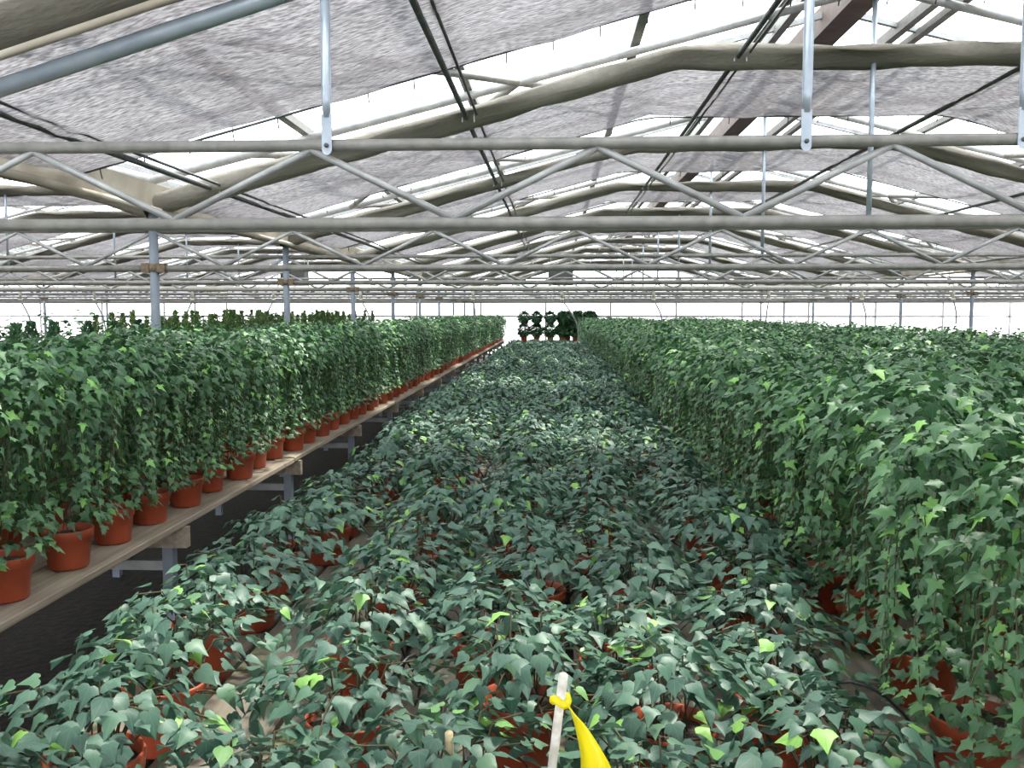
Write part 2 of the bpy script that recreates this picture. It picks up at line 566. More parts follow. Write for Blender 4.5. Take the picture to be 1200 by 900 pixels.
# columns with clamps
cb = MB(); cb.path([(0, 0, 0), (0, 0, EAVE)], 0.032, 14); col_me = cb.mesh('column_pipe', M['blue_steel'])
cb = MB()
for s in (-1, 1):
    cb.box((s * 0.055 - 0.028, -0.03, BOT - 0.03), (s * 0.055 + 0.028, 0.03, BOT + 0.035))
cb.path([(0, 0, BOT - 0.025), (0, 0, BOT + 0.03)], 0.038, 12)
clamp_me = cb.mesh('clamp', M['rust'])
for li, x in enumerate((XL - BAY, XL, XL + BAY)):
    for i in range(1, 11):
        if (x != XL and i < 4) or (i < 2):
            continue
        c = bpy.data.objects.new('support_column', None); COL.objects.link(c); c.location = (x, i * SP, 0)
        if x == XL and i <= 5:
            lab = ['blue grey steel column with rusty clamps, nearest one, rising out of the left ivies',
                   'second blue grey steel column behind the left ivy bench',
                   'third steel column back along the left ivy bench', 'fourth steel column back along the left ivy bench'][i - 2]
        else:
            lab = ['slim steel column in the far line beyond the conifer bench', 'slim steel column far down the line behind the left ivy bench',
                   'slim steel column in the line beyond the right ivy benches'][li]
        tag(c, lab, 'column', ['columns of the far left line', 'columns of the left line', 'columns of the right line'][li])
        link('column_pipe', col_me, c)
        link('clamp', clamp_me, c)

# gutters along the column lines
for li, x in enumerate((XL - BAY, XL, XL + BAY)):
    g = bpy.data.objects.new('gutter', None); COL.objects.link(g); g.location = (x, 0, 0)
    tag(g, ['stained valley gutter over the far left column line', 'beige stained valley gutter running above the left column line',
            'stained valley gutter over the right column line'][li], 'gutter')
    z = EYE + 0.74
    pr = [(-0.10, z + 0.12), (-0.05, z - 0.01), (0.05, z - 0.01), (0.10, z + 0.12), (0.11, z + 0.12), (0.058, z - 0.025), (-0.058, z - 0.025), (-0.11, z + 0.12)]
    m_ = MB()
    vs = [(a, Y_BACK, c) for a, c in pr] + [(a, Y_END - 0.05, c) for a, c in pr]
    m_.add(vs, [(k, (k + 1) % 8, 8 + (k + 1) % 8, 8 + k) for k in range(8)])
    link('channel', m_.mesh('channel', M['gutter']), g)
    m_ = MB(); m_.path([(0.09, Y_BACK, z - 0.05), (0.09, Y_END - 0.1, z - 0.05)], 0.022, 8)
    link('drain_pipe', m_.mesh('drain_pipe', M['gutter']), g)

# long pipes under the cloth running down the house
names = {-2.35: 'dark pipe beside the left gutter', -0.6: 'dark pipe crossing the view left of the ridge', 1.2: 'dark pipe just left of the ridge',
         3.2: 'dark pipe just right of the ridge', 5.0: 'dark pipe further down the right slope', 6.75: 'dark pipe beside the right gutter'}
for x, nm in names.items():
    o = bpy.data.objects.new('cloth_pipe', None); COL.objects.link(o); o.location = (x, 0, 0)
    tag(o, nm + ', carrying the shade cloths overhead', 'pipe', 'pipes under the shade cloths')
    z = cloth_z(x) - 0.05
    link('pipe', tube_mesh('pipe', (0, Y_BACK, z), (0, Y_END - 0.2, z), 0.017, M['dark_steel']), o)
    link('guide_wire', tube_mesh('guide_wire', (0.07, Y_BACK, z + 0.02), (0.07, Y_END - 0.2, z + 0.02), 0.009, M['dark_steel'], 6), o)
    m_ = MB()
    for s in (-0.03, 0.05): m_.box((s, -0.006, z - 0.035), (s + 0.008, 0.006, z + 0.03))
    hm = m_.mesh('hanger', M['steel'])
    for i in range(1, 11):
        link('hanger', hm, o, (0, i * SP - 0.1, 0))

# shade cloths: drawn sheet + folded bundle at each frame
def sheet_mesh(ny, y0, y1, amp, seed):
    r = random.Random(seed)
    xs = np.concatenate([np.linspace(0.1, BAY - 0.1, 80)])
    ys = np.linspace(y0, y1, ny)
    ph = [r.uniform(0, 6) for _ in range(4)]
    vs, fs = [], []
    for x in xs:
        z0 = cloth_z(XL + x)
        for j, y in enumerate(ys):
            t = (y - y0) / (y1 - y0)
            sag = -amp * math.sin(PI * t)
            w = 0.008 * math.sin(x * 5 + ph[0] + 2 * t) + 0.006 * math.sin(x * 11 + ph[1]) + 0.007 * math.sin(y * 17 + x * 1.3 + ph[2])
            vs.append((x, y + (0.02 * math.sin(x * 3 + ph[3]) if j == ny - 1 else 0), z0 + sag + w))
    for i in range(len(xs) - 1):
        for j in range(ny - 1):
            a = i * ny + j
            fs.append((a, a + ny, a + ny + 1, a + 1))
    m_ = MB(); m_.add(vs, fs, True)
    return m_.mesh('sheet', M['cloth'])
def bundle_mesh(seed):
    r = random.Random(seed)
    xs = np.linspace(0.03, BAY - 0.03, 90)
    sec = [(-0.15, 0.01), (-0.16, -0.02), (-0.12, -0.05), (-0.07, -0.085), (0.0, -0.105), (0.07, -0.09), (0.11, -0.06), (0.13, -0.02), (0.10, 0.02), (0.0, 0.03)]
    n = len(sec); vs, fs = [], []
    ph = [[r.uniform(0, 6) for _ in range(3)] for _ in sec]
    for x in xs:
        z0 = cloth_z(XL + x)
        for k, (a, c) in enumerate(sec):
            w = 0.012 * math.sin(x * 2.3 + ph[k][0]) + 0.010 * math.sin(x * 5.1 + ph[k][1]) + 0.005 * math.sin(x * 13 + ph[k][2])
            vs.append((x, a + 0.7 * w, z0 + c + w))
    for i in range(len(xs) - 1):
        for k in range(n):
            a, a2 = i * n + k, i * n + (k + 1) % n
            fs.append((a, a2, a2 + n, a + n))
    m_ = MB(); m_.add(vs, fs, True)
    return m_.mesh('folded_bundle', M['bundle'])
def trim_mesh(y):
    m_ = MB()
    m_.path([(x, y, cloth_z(XL + x)) for x in np.linspace(0.1, BAY - 0.1, 60)], 0.008, 5)
    return m_.mesh('edge_cord', M['dark_steel'])
sheets = [sheet_mesh(14, 0.0, 2.0, 0.05, s) for s in range(3)]
bundles = [bundle_mesh(s) for s in range(3)]
edge = trim_mesh(2.0)
hk = MB(); hk.path([(0, 0, 0.03), (0, 0.012, -0.02), (0, 0.03, -0.055)], 0.004, 5); hook_me = hk.mesh('hook', M['dark_steel'])
hk = MB()
for k in range(38):
    x = 0.2 + k * 0.26
    hk.path([(x, 2.0, cloth_z(XL + x) + 0.03), (x, 2.03, cloth_z(XL + x) - 0.055)], 0.004, 4)
hooks_me = hk.mesh('hooks', M['dark_steel'])
for i in range(-2, 11):
    for bay in (-2, -1, 0, 1):
        if i < 1 and bay not in (-1, 0, 1):
            continue
        x0 = XL + bay * BAY
        c = bpy.data.objects.new('shade_cloth', None); COL.objects.link(c); c.location = (x0, i * SP, 0)
        if bay == 0 and i >= 1:
            lab = (f'grey woven shade cloth overhead, {ORD[i-1]} drawn sheet from the camera')
        elif i >= 1:
            lab = f'grey shade cloth in the {bayname[bay]}, {ORD[i-1]} sheet from the camera'
        elif i < 1:
            lab = 'grey woven shade cloth above and behind the camera'
        else:
            lab = f'grey shade cloth far down the {bayname[bay]}'
        tag(c, lab, 'shade cloth', 'shade cloths under the glass roof')
        link('sheet', sheets[(i + bay) % 3], c)
        link('folded_bundle', bundles[(i + 2 * bay) % 3], c)
        link('edge_cord', edge, c)
        if bay == 0 and i in (1, 2):
            for k in range(38):
                x = 0.2 + k * 0.26
                link('hook', hook_me, c, (x, 2.0, cloth_z(x0 + x)))
        elif bay in (-1, 0) and i > 2 and i < 6:
            tag(link('hooks', hooks_me, c), kind='stuff')

# ------------------------------------------------------------------ benches
def bench(x0, x1, y0, y1, label, plank_pitch=0.2075, leg_y=None, mat='wood', plank_len=3.3, detail=True, group=None):
    o = bpy.data.objects.new('plank_bench', None); COL.objects.link(o); o.location = (x0, y0, 0)
    tag(o, label, 'bench', group)
    W, L = x1 - x0, y1 - y0
    n = max(1, round(W / plank_pitch)); pw = W / n
    r = random.Random(int(x0 * 100) + 999)
    m_ = MB(); m_.cbox((0, 0, 0), (pw - 0.016, plank_len - 0.012, 0.027), 0.004); pme = m_.mesh('plank', M[mat])
    for k in range(n):
        y = -(r.uniform(0, plank_len) if detail else 0)
        while y < L:
            a, e = max(y, 0), min(y + plank_len, L)
            if e - a > 0.1:
                p = link('plank', pme, o, (k * pw + 0.008 + r.uniform(-0.004, 0.004), a, BENCH - 0.027 + r.uniform(-0.003, 0.003)))
                p.scale = (1, (e - a) / plank_len, 1)
                p.rotation_euler = (0, 0, r.uniform(-0.0015, 0.0015))
            y += plank_len
    jm = MB(); jm.box((-0.02, -0.02, BENCH - 0.115), (W + 0.0, 0.02, BENCH - 0.031)); jme = jm.mesh('joist', M['wood'])
    lm = MB(); lm.box((-0.022, -0.022, 0), (0.022, 0.022, BENCH - 0.115)); lme = lm.mesh('leg', M['blue_steel'])
    rm = MB(); rm.box((0.06, -0.015, BENCH - 0.21), (W - 0.06, 0.015, BENCH - 0.17)); rme = rm.mesh('leg_rail', M['steel'])
    y = (leg_y if leg_y is not None else 0.4) - y0
    while y - 1.65 > 0: y -= 1.65
    while y < L:
        link('joist', jme, o, (0, y, 0))
        link('leg', lme, o, (0.08, y, 0)); link('leg', lme, o, (W - 0.08, y, 0))
        link('leg_rail', rme, o, (0, y, 0))
        y += 1.65
    return o

XLB = -1.50                    # aisle-side edge of the left bench
XM0, XM1, XR1 = -0.97, 0.65, 2.25
bench(-2.72, XLB, 0.3, 27.6, 'weathered plank bench left of the dark aisle, carrying tall ivies', leg_y=3.55, plank_pitch=0.2)
bench(XM0, XM1 - 0.004, 0.3, 27.0, 'middle plank bench under the low dark ivies', mat='wood_algae')
bench(XM1, XR1, 0.3, 25.5, 'plank bench under the tall ivies on the right, joined to the middle bench', mat='wood_algae')
bench(2.85, 4.4, 1.2, 25.5, 'second plank bench of tall ivies beyond the right one', detail=False, plank_len=6.0, plank_pitch=0.3)
bench(4.9, 6.6, 4.0, 25.5, 'plank bench furthest right before the column line', detail=False, plank_len=6.0, plank_pitch=0.3)
bench(-4.5, -3.15, 4.0, 25.5, 'plank bench of conifers behind the left column line', detail=False, plank_len=6.0, plank_pitch=0.3)
bench(-6.6, -5.0, 6.0, 25.5, 'plank bench of low greenery beyond the conifers', detail=False, plank_len=6.0, plank_pitch=0.3)

# ------------------------------------------------------------------ leaves
def leaf_template(outline, mid, fold, droop, wave):
    """half outline [(x,y)...] from base to tip; returns verts, tris, uv"""
    V, UV, F = [], [], []
    def z(x, y):
        return fold * abs(x) - droop * y * y + wave * math.sin(6 * y + 3 * x)
    ms = [(0.0, m) for m in mid]
    for x, y in ms:
        V.append((x, y, z(x, y))); UV.append((x, y))
    nm = len(ms)
    for s in (1, -1):
        st = len(V)
        for x, y in outline:
            V.append((s * x, y, z(s * x, y))); UV.append((s * x, y))
        # stitch outline to the midrib
        i, j = 0, 0            # i over outline, j over mid
        no = len(outline)
        while i < no - 1 or j < nm - 1:
            if j == nm - 1 or (i < no - 1 and outline[i + 1][1] + 0.12 * outline[i + 1][0] <= mid[j + 1]):
                t = (j, st + i, st + i + 1); i += 1
            else:
                t = (j, st + i, j + 1); j += 1
            F.append(t if s == 1 else t[::-1])
    return np.array(V, dtype=np.float32), np.array(F, dtype=np.int32), np.array(UV, dtype=np.float32)

OUT3 = [(0.14, -0.11), (0.33, -0.07), (0.49, 0.19), (0.29, 0.38), (0.13, 0.70)]
OUT3B = [(0.16, -0.09), (0.36, 0.00), (0.41, 0.18), (0.27, 0.46), (0.10, 0.76)]
OUT5 = [(0.12, -0.12), (0.30, -0.10), (0.26, 0.08), (0.52, 0.26), (0.24, 0.38), (0.15, 0.66)]
OUT5B = [(0.14, -0.13), (0.36, -0.06), (0.27, 0.12), (0.46, 0.36), (0.22, 0.46), (0.12, 0.72)]
MIDS = [0.0, 0.38, 1.0]
LOWT = [leaf_template(OUT3, MIDS, -0.22, 0.22, 0.02), leaf_template(OUT3B, MIDS, 0.25, 0.28, 0.03), leaf_template(OUT3, MIDS, -0.10, 0.35, 0.05),
        leaf_template(OUT3B, MIDS, -0.3, 0.15, -0.04)]
TALLT = [leaf_template(OUT5, MIDS, -0.22, 0.25, 0.03), leaf_template(OUT5B, MIDS, 0.18, 0.30, 0.04), leaf_template(OUT5, MIDS, -0.05, 0.40, 0.05),
         leaf_template(OUT5B, MIDS, -0.3, 0.15, -0.04)]
SMALLT = [leaf_template([(0.25, 0.3)], [0.0, 1.0], -0.2, 0.2, 0.0)]
FART = [leaf_template([(0.42, 0.2)], [0.0, 1.0], -0.2, 0.2, 0.0)]

def mesh_from_arrays(name, V, F, UV, mat):
    me = bpy.data.meshes.new(name)
    nv, nf = len(V), len(F)
    me.vertices.add(nv); me.loops.add(nf * 3); me.polygons.add(nf)
    me.vertices.foreach_set('co', np.ascontiguousarray(V, dtype=np.float32).ravel())
    li = np.ascontiguousarray(F, dtype=np.int32).ravel()
    me.loops.foreach_set('vertex_index', li)
    me.polygons.foreach_set('loop_start', np.arange(0, nf * 3, 3, dtype=np.int32))
    me.polygons.foreach_set('loop_total', np.full(nf, 3, dtype=np.int32))
    uvl = me.uv_layers.new(name='leaf')
    uvl.data.foreach_set('uv', np.ascontiguousarray(UV[li], dtype=np.float32).ravel())
    me.polygons.foreach_set('use_smooth', np.ones(nf, dtype=bool))
    me.materials.append(mat)
    me.update(calc_edges=True)
    me.validate()
    return me

def leaves_mesh(name, mats, tmpl, mat):
    """mats: list of (template index, 4x4) -> one joined mesh"""
    Vs, Fs, Us, o = [], [], [], 0
    for k, m in mats:
        V, F, UV = tmpl[k % len(tmpl)]
        A = np.array(m, dtype=np.float32)
        Vs.append(V @ A[:3, :3].T + A[:3, 3]); Fs.append(F + o); Us.append(UV); o += len(V)
    return mesh_from_arrays(name, np.concatenate(Vs), np.concatenate(Fs), np.concatenate(Us), mat)

LOW_ME = [mesh_from_arrays('leaf', *t, M['leaf_low']) for t in LOWT]
TALL_ME = [mesh_from_arrays('leaf', *t, M['leaf_tall']) for t in TALLT]

def leaf_matrix(p, fwd, nrm, size, r, jit=0.5):
    f = Vector(fwd).normalized()
    n = Vector(nrm)
    f = (f + Vector((r.gauss(0, jit), r.gauss(0, jit), r.gauss(0, jit * 0.5)))).normalized()
    n = n + Vector((r.gauss(0, 0.25), r.gauss(0, 0.25), r.gauss(0, 0.15)))
    n = (n - f * n.dot(f))
    if n.length < 0.05:
        n = f.orthogonal()
    n.normalize()
    x = f.cross(n).normalized()
    m = Matrix((x, f, n)).transposed().to_4x4()
    m = Matrix.Translation(p) @ m @ Matrix.Diagonal((size, size, size, 1))
    return m

RIM = 0.125
def low_plant(seed, n=225, R=0.205):
    r = random.Random(seed)
    out, stems = [], []
    lump = [(r.uniform(0, 2 * PI), r.uniform(0.85, 1.18)) for _ in range(5)]
    for i in range(n):
        a = r.uniform(0, 2 * PI)
        rr = R * math.sqrt(r.uniform(0.0, 1.0))
        k = 1 + 0.12 * math.sin(2 * a + lump[0][0]) + 0.10 * math.sin(3 * a + lump[1][0])
        rr *= k
        t = rr / (R * 1.1)
        z = RIM + 0.010 + 0.10 * (1 - t * t) + r.uniform(-0.045, 0.022) + 0.02 * math.sin(3 * a + lump[2][0])
        p = Vector((rr * math.cos(a), rr * math.sin(a), z))
        fwd = Vector((math.cos(a), math.sin(a), -0.15 - 0.5 * t))
        nrm = Vector((0.45 * t * math.cos(a), 0.45 * t * math.sin(a), 1))
        s = r.uniform(0.028, 0.046) * (0.75 if r.random() < 0.2 else 1)
        p = p - fwd.normalized() * s * 0.4
        out.append((r.randrange(4), leaf_matrix(p, fwd, nrm, s, r, 0.45)))
        if i % 9 == 0:
            stems.append([(0.03 * math.cos(a), 0.03 * math.sin(a), RIM - 0.02), (0.6 * p.x, 0.6 * p.y, z + 0.005), tuple(p)])
    # a trailing shoot or two
    for _ in range(r.choice((1, 2, 2))):
        a = r.uniform(0, 2 * PI)
        L = r.uniform(0.20, 0.30)
        pts = []
        for q in range(7):
            t = q / 6
            pts.append((L * t * math.cos(a + 0.3 * t), L * t * math.sin(a + 0.3 * t), RIM + 0.08 * math.sin(PI * (0.25 + 0.75 * t)) - 0.05 * t))
            if q > 2:
                out.append((r.randrange(4), leaf_matrix(Vector(pts[-1]), (math.cos(a + r.uniform(-1, 1)), math.sin(a + r.uniform(-1, 1)), 0.0), (0, 0, 1),
                                                        r.uniform(0.025, 0.05), r, 0.4)))
        stems.append(pts)
    return out, stems

def tall_plant(seed, n_low=150, n_top=230, n_str=26, H=0.74):
    r = random.Random(seed)
    out, stems = [], []
    for i in range(n_low):
        a = r.uniform(0, 2 * PI)
        el = r.uniform(-0.5, 1.3)
        R = r.uniform(0.09, 0.165)
        p = Vector((R * math.cos(a) * math.cos(el), R * math.sin(a) * math.cos(el), RIM + 0.05 + 0.11 * math.sin(el)))
        fwd = Vector((math.cos(a), math.sin(a), -0.5))
        out.append((r.randrange(4), leaf_matrix(p, fwd, (0.7 * math.cos(a), 0.7 * math.sin(a), 0.9), r.uniform(0.025, 0.043), r, 0.5)))
    cz, rx, rz = H - 0.15, 0.185, 0.145
    for i in range(n_top):
        a = r.uniform(0, 2 * PI)
        sz = r.uniform(-0.75, 1.0)
        c = math.sqrt(max(0.0, 1 - sz * sz))
        k = r.uniform(0.78, 1.08)
        p = Vector((rx * k * c * math.cos(a), rx * k * c * math.sin(a), cz + rz * k * sz))
        fwd = Vector((math.cos(a), math.sin(a), -0.7 + 0.4 * max(sz, 0)))
        nrm = Vector((c * math.cos(a), c * math.sin(a), 0.55 + 0.6 * max(sz, 0)))
        out.append((r.randrange(4), leaf_matrix(p, fwd, nrm, r.uniform(0.026, 0.046), r, 0.5)))
    for q in range(3):
        a = q * 2.1 + r.uniform(-0.3, 0.3)
        stems.append([(0.02 * math.cos(a), 0.02 * math.sin(a), RIM - 0.02), (0.03 * math.cos(a + 2), 0.03 * math.sin(a + 2), 0.3), (0.02 * math.cos(a + 4), 0.02 * math.sin(a + 4), cz)])
    for q in range(n_str):
        a = r.uniform(0, 2 * PI)
        R0 = r.uniform(0.12, 0.18)
        L = r.uniform(0.16, 0.50)
        x, y = R0 * math.cos(a), R0 * math.sin(a)
        pts = []
        nn = int(L / 0.028)
        dx, dy = r.uniform(-0.1, 0.1), r.uniform(-0.1, 0.1)
        for k in range(nn + 1):
            t = k / nn
            p = Vector((x + dx * t * 0.5 + r.gauss(0, 0.004), y + dy * t * 0.5 + r.gauss(0, 0.004), cz - 0.02 - L * t))
            if p.z < 0.16: break
            pts.append(tuple(p))
            b = a + r.uniform(-1.3, 1.3)
            out.append((r.randrange(4), leaf_matrix(p, (math.cos(b), math.sin(b), -0.9), (math.cos(a), math.sin(a), 0.7), r.uniform(0.022, 0.038), r, 0.45)))
        if len(pts) > 2: stems.append(pts[::2] if len(pts) > 4 else pts)
    return out, stems

def stems_mesh(stems, rad=0.0017):
    m_ = MB()
    for s in stems:
        m_.path(s, rad, 4, caps=False)
    return m_.mesh('stems', M['stem'])

# pot and soil
m_ = MB()
m_.lathe([(0.001, 0.004), (0.055, 0.004), (0.059, 0.0), (0.063, 0.004), (0.0725, 0.092), (0.0785, 0.094), (0.0815, 0.122), (0.080, RIM), (0.0765, RIM), (0.073, 0.10), (0.070, 0.09)], 22)
POT = m_.mesh('pot', M['pot'])
m_ = MB()
m_.lathe([(0.074, 0.103), (0.05, 0.108), (0.02, 0.106), (0.0005, 0.109)], 16)
SOIL = m_.mesh('soil', M['soil'])
def drip_mesh(seed):
    r = random.Random(seed)
    a = r.uniform(0, 2 * PI); L = r.uniform(0.18, 0.3)
    pts = []
    for q in range(11):
        t = q / 10
        pts.append((0.03 * math.cos(a) + L * t * math.cos(a + 0.8 * t), 0.03 * math.sin(a) + L * t * math.sin(a + 0.8 * t),
                    RIM - 0.02 + 0.13 * math.sin(PI * min(1, t * 1.05)) - t * (RIM - 0.03)))
    m_ = MB(); m_.path(pts, 0.0033, 6)
    return m_.mesh('drip_tube', M['tube'])
DRIP = [drip_mesh(s) for s in range(4)]

NV = 6
LOWV = [low_plant(100 + s) for s in range(NV)]
TALLV = [tall_plant(200 + s) for s in range(NV)]
LOW_F = [leaves_mesh('foliage', L, LOWT, M['leaf_low']) for L, _ in LOWV]
TALL_F = [leaves_mesh('foliage', L, TALLT, M['leaf_tall']) for L, _ in TALLV]
TALLN = [sorted(L, key=lambda e: -e[1].to_scale().x) for L, _ in TALLV]      # largest leaves first
TALL_R = [leaves_mesh('inner_foliage', L[300:], TALLT, M['leaf_tall']) for L in TALLN]
LOW_S = [stems_mesh(s) for _, s in LOWV]
TALL_S = [stems_mesh(s, 0.0014) for _, s in TALLV]

def plant(kind, x, y, rz, sc, v, label, group, near, drip=False):
    low = kind == 'low'
    o = bpy.data.objects.new('potted_ivy' if low else 'potted_standard_ivy', None)
    COL.objects.link(o)
    o.location = (x, y, BENCH + 0.001)
    o.rotation_euler = (0, 0, rz)
    o.scale = (1, 1, sc) if low else (1, 1, sc)
    tag(o, label, 'potted plant', group)
    link('pot', POT, o); link('soil', SOIL, o)
    link('stems', (LOW_S if low else TALL_S)[v], o)
    if near:
        for k, m in (LOWV if low else TALLN)[v][0 if low else slice(0, 300)]:
            l = bpy.data.objects.new('leaf', (LOW_ME if low else TALL_ME)[k])
            COL.objects.link(l)
            l.parent = o
            l.matrix_basis = m
        if not low:
            tag(link('inner_foliage', TALL_R[v], o), kind='stuff')
    else:
        tag(link('foliage', (LOW_F if low else TALL_F)[v], o), kind='stuff')
    if drip:
        link('drip_tube', DRIP[v % 4], o)
    return o

# low ivies on the middle bench
LOWX = [-0.76, -0.43, -0.11, 0.19, 0.49]
lowcol = ['in the row along the dark aisle', 'in the second row from the dark aisle', 'in the middle row of the low ivies',
          'in the fourth row from the dark aisle', 'in the row at the foot of the tall ivies']
lows = []
for ci, x in enumerate(LOWX):
    y = [1.04, 1.22, 0.98, 1.20, 1.05][ci]
    k = 0
    while y < 18.9:
        lows.append((y, x + random.uniform(-0.065, 0.065), ci, k))
        y += 0.335 + random.uniform(-0.03, 0.03)
        k += 1
lows.sort()
rest_low = []
for q, (y, x, ci, k) in enumerate(lows):
    rz, sc, v = random.uniform(0, 6.28), random.uniform(0.9, 1.15), random.randrange(NV)
    if q >= 298:
        rest_low.append((x, y, rz, sc)); continue
    if k < 16:
        lab = f'low dark ivy, {ORD[k]} plant back {lowcol[ci]}'
    else:
        lab = f'low dark ivy mound far back {lowcol[ci]}'
    plant('low', x, y, rz, sc, v, lab, 'low ivies on the middle bench', y < 3.3, drip=(random.random() < 0.75 and y < 7))

# tall ivies
tall = []
def tall_rows(xs, y0, y1, sp, where, w):
    for ci, x in enumerate(xs):
        y, k = y0 + random.uniform(-0.04, 0.04) + (0.12 if ci % 2 else 0), 0
        while y < y1:
            vis = w * (1.0 if ci == 0 else 0.55)
            tall.append((vis / max(y, 1.5), x + random.uniform(-0.02, 0.02), y, where, ci, k))
            y += sp + random.uniform(-0.02, 0.02); k += 1
tall_rows([-1.625, -1.93, -2.24, -2.55], 1.60, 27.0, 0.315, 'left', 1.0)
tall_rows([0.79, 1.11, 1.43, 1.75, 2.07], 1.02, 25.0, 0.315, 'right', 1.0)
tall_rows([3.0, 3.33, 3.66, 4.0], 2.2, 25.0, 0.33, 'beyond', 0.5)
tall.sort(reverse=True)
rest_tall = []
side = {'left': ('left of the dark aisle', 'tall ivies on the left bench'), 'right': ('right of the low ivies', 'tall ivies on the right bench'),
        'beyond': ('beyond the right ivy bench', 'tall ivies on the second right bench')}
rowname = ['front row', 'second row', 'third row', 'fourth row', 'back row']
for q, (sc_, x, y, wh_, ci, k) in enumerate(tall):
    rz, sc, v = random.uniform(0, 6.28), random.uniform(0.94, 1.06), random.randrange(NV)
    if wh_ != 'left': sc *= 0.93
    if q >= 298:
        rest_tall.append((x, y, rz, sc)); continue
    wt, grp = side[wh_]
    if k < 14 and ci < 3 and wh_ != 'beyond':
        lab = f'tall trailing ivy, {ORD[k]} plant back in the {rowname[ci]} {wt}'
    else:
        lab = f'tall ivy crown far back in the {rowname[ci]} {wt}'
    near = (wh_ == 'left' and ci == 0 and y < 3.7) or (wh_ == 'right' and ci < 2 and y < 2.7)
    plant('tall', x, y, rz, sc, v, lab, grp, near)

# the rest of each kind, past the limit, as one object
def far_mass(name, items, variants, tmpl, mat, every, grow, label, cat):
    mats = []
    for x, y, rz, sc in items:
        B = Matrix.Translation((x, y, BENCH)) @ Matrix.Rotation(rz, 4, 'Z') @ Matrix.Diagonal((1, 1, sc, 1))
        L = variants[random.randrange(NV)][0]
        for k, m in L[::every]:
            mats.append((0, B @ m @ Matrix.Diagonal((grow, grow, grow, 1))))
    o = link(name, leaves_mesh(name, mats, tmpl, mat))
    tag(o, label, cat, kind='stuff')
    pm = MB()
    for x, y, rz, sc in items:
        r0 = [(x + 0.07 * math.cos(t), y + 0.07 * math.sin(t), BENCH + 0.001) for t in np.linspace(0, 2 * PI, 9)[:-1]]
        r1 = [(x + 0.08 * math.cos(t), y + 0.08 * math.sin(t), BENCH + RIM) for t in np.linspace(0, 2 * PI, 9)[:-1]]
        pm.add(r0 + r1, [(k, (k + 1) % 8, 8 + (k + 1) % 8, 8 + k) for k in range(8)] + [tuple(range(8, 16))])
    tag(link('pots', pm.mesh('pots', M['pot']), o), kind='stuff')
    return o
rest_low and far_mass('distant_low_ivy_foliage', rest_low, LOWV, FART, M['leaf_low'], 1, 1.1, 'mass of low dark ivies at the far end of the middle bench', 'ivy')
far_mass('distant_tall_ivy_foliage', rest_tall, TALLV, FART, M['leaf_tall'], 2, 1.35, 'mass of tall ivies packed behind and beyond the front rows', 'ivy')

# ------------------------------------------------------------------ conifers and bushes beyond the left columns
def conifer(seed, H, R, n):
    r = random.Random(seed); out = []
    for i in range(n):
        t = r.random() ** 0.8
        a = r.uniform(0, 2 * PI)
        rr = R * (1 - 0.8 * t) * r.uniform(0.5, 1.0)
        p = Vector((rr * math.cos(a), rr * math.sin(a), RIM + (H - RIM) * t))
        out.append((0, leaf_matrix(p, (0.5 * math.cos(a), 0.5 * math.sin(a), 0.9), (math.cos(a), math.sin(a), 0.2), r.uniform(0.018, 0.035), r, 0.3)))
    return out
def trunk_mesh(h, r=0.007):
    m_ = MB(); m_.path([(0, 0, RIM - 0.02), (0, 0, h)], r, 6); return m_.mesh('trunk', M['stem'])
CON = [leaves_mesh('foliage', conifer(s, 0.83, 0.085, 900), SMALLT, M['leaf_conifer']) for s in range(4)]
BUS = [leaves_mesh('foliage', conifer(50 + s, 0.79, 0.15, 1300), SMALLT, M['leaf_bush']) for s in range(3)]
TR = trunk_mesh(0.7)
q = 0
for ci, x in enumerate((-3.45, -3.75, -4.05)):
    y = 7.6 + 0.08 * ci
    while y < 17:
        o = bpy.data.objects.new('potted_conifer', None); COL.objects.link(o)
        o.location = (x + random.uniform(-0.03, 0.03), y, BENCH + 0.001); o.rotation_euler = (0, 0, random.uniform(0, 6))
        o.scale = (1, 1, random.uniform(0.86, 1.05))
        tag(o, 'slim upright yellow green conifer in the packed rows behind the left columns', 'potted plant', 'upright conifers behind the left columns')
        link('pot', POT, o); link('trunk', TR, o)
        tag(link('foliage', CON[q % 4], o), kind='stuff')
        q += 1; y += random.uniform(0.2, 0.27)
for k, (x, y) in enumerate([(-3.42, 5.55), (-3.42, 5.98), (-3.42, 6.42), (-3.44, 6.85), (-3.42, 7.22), (-3.95, 5.9), (-3.95, 6.6)]):
    o = bpy.data.objects.new('potted_bush', None); COL.objects.link(o)
    o.location = (x, y, BENCH + 0.001); o.rotation_euler = (0, 0, k); o.scale = (1, 1, 0.97)
    tag(o, (f'dark feathery bush standing apart, {ORD[k]} from the left end beyond the left ivies' if k < 5 else
            f'dark feathery bush in the back row beyond the left ivies, {["left", "right"][k-5]} one of two'), 'potted plant', 'spaced dark bushes behind the left ivies')
    link('pot', POT, o); link('trunk', TR, o)
    tag(link('foliage', BUS[k % 3], o), kind='stuff')

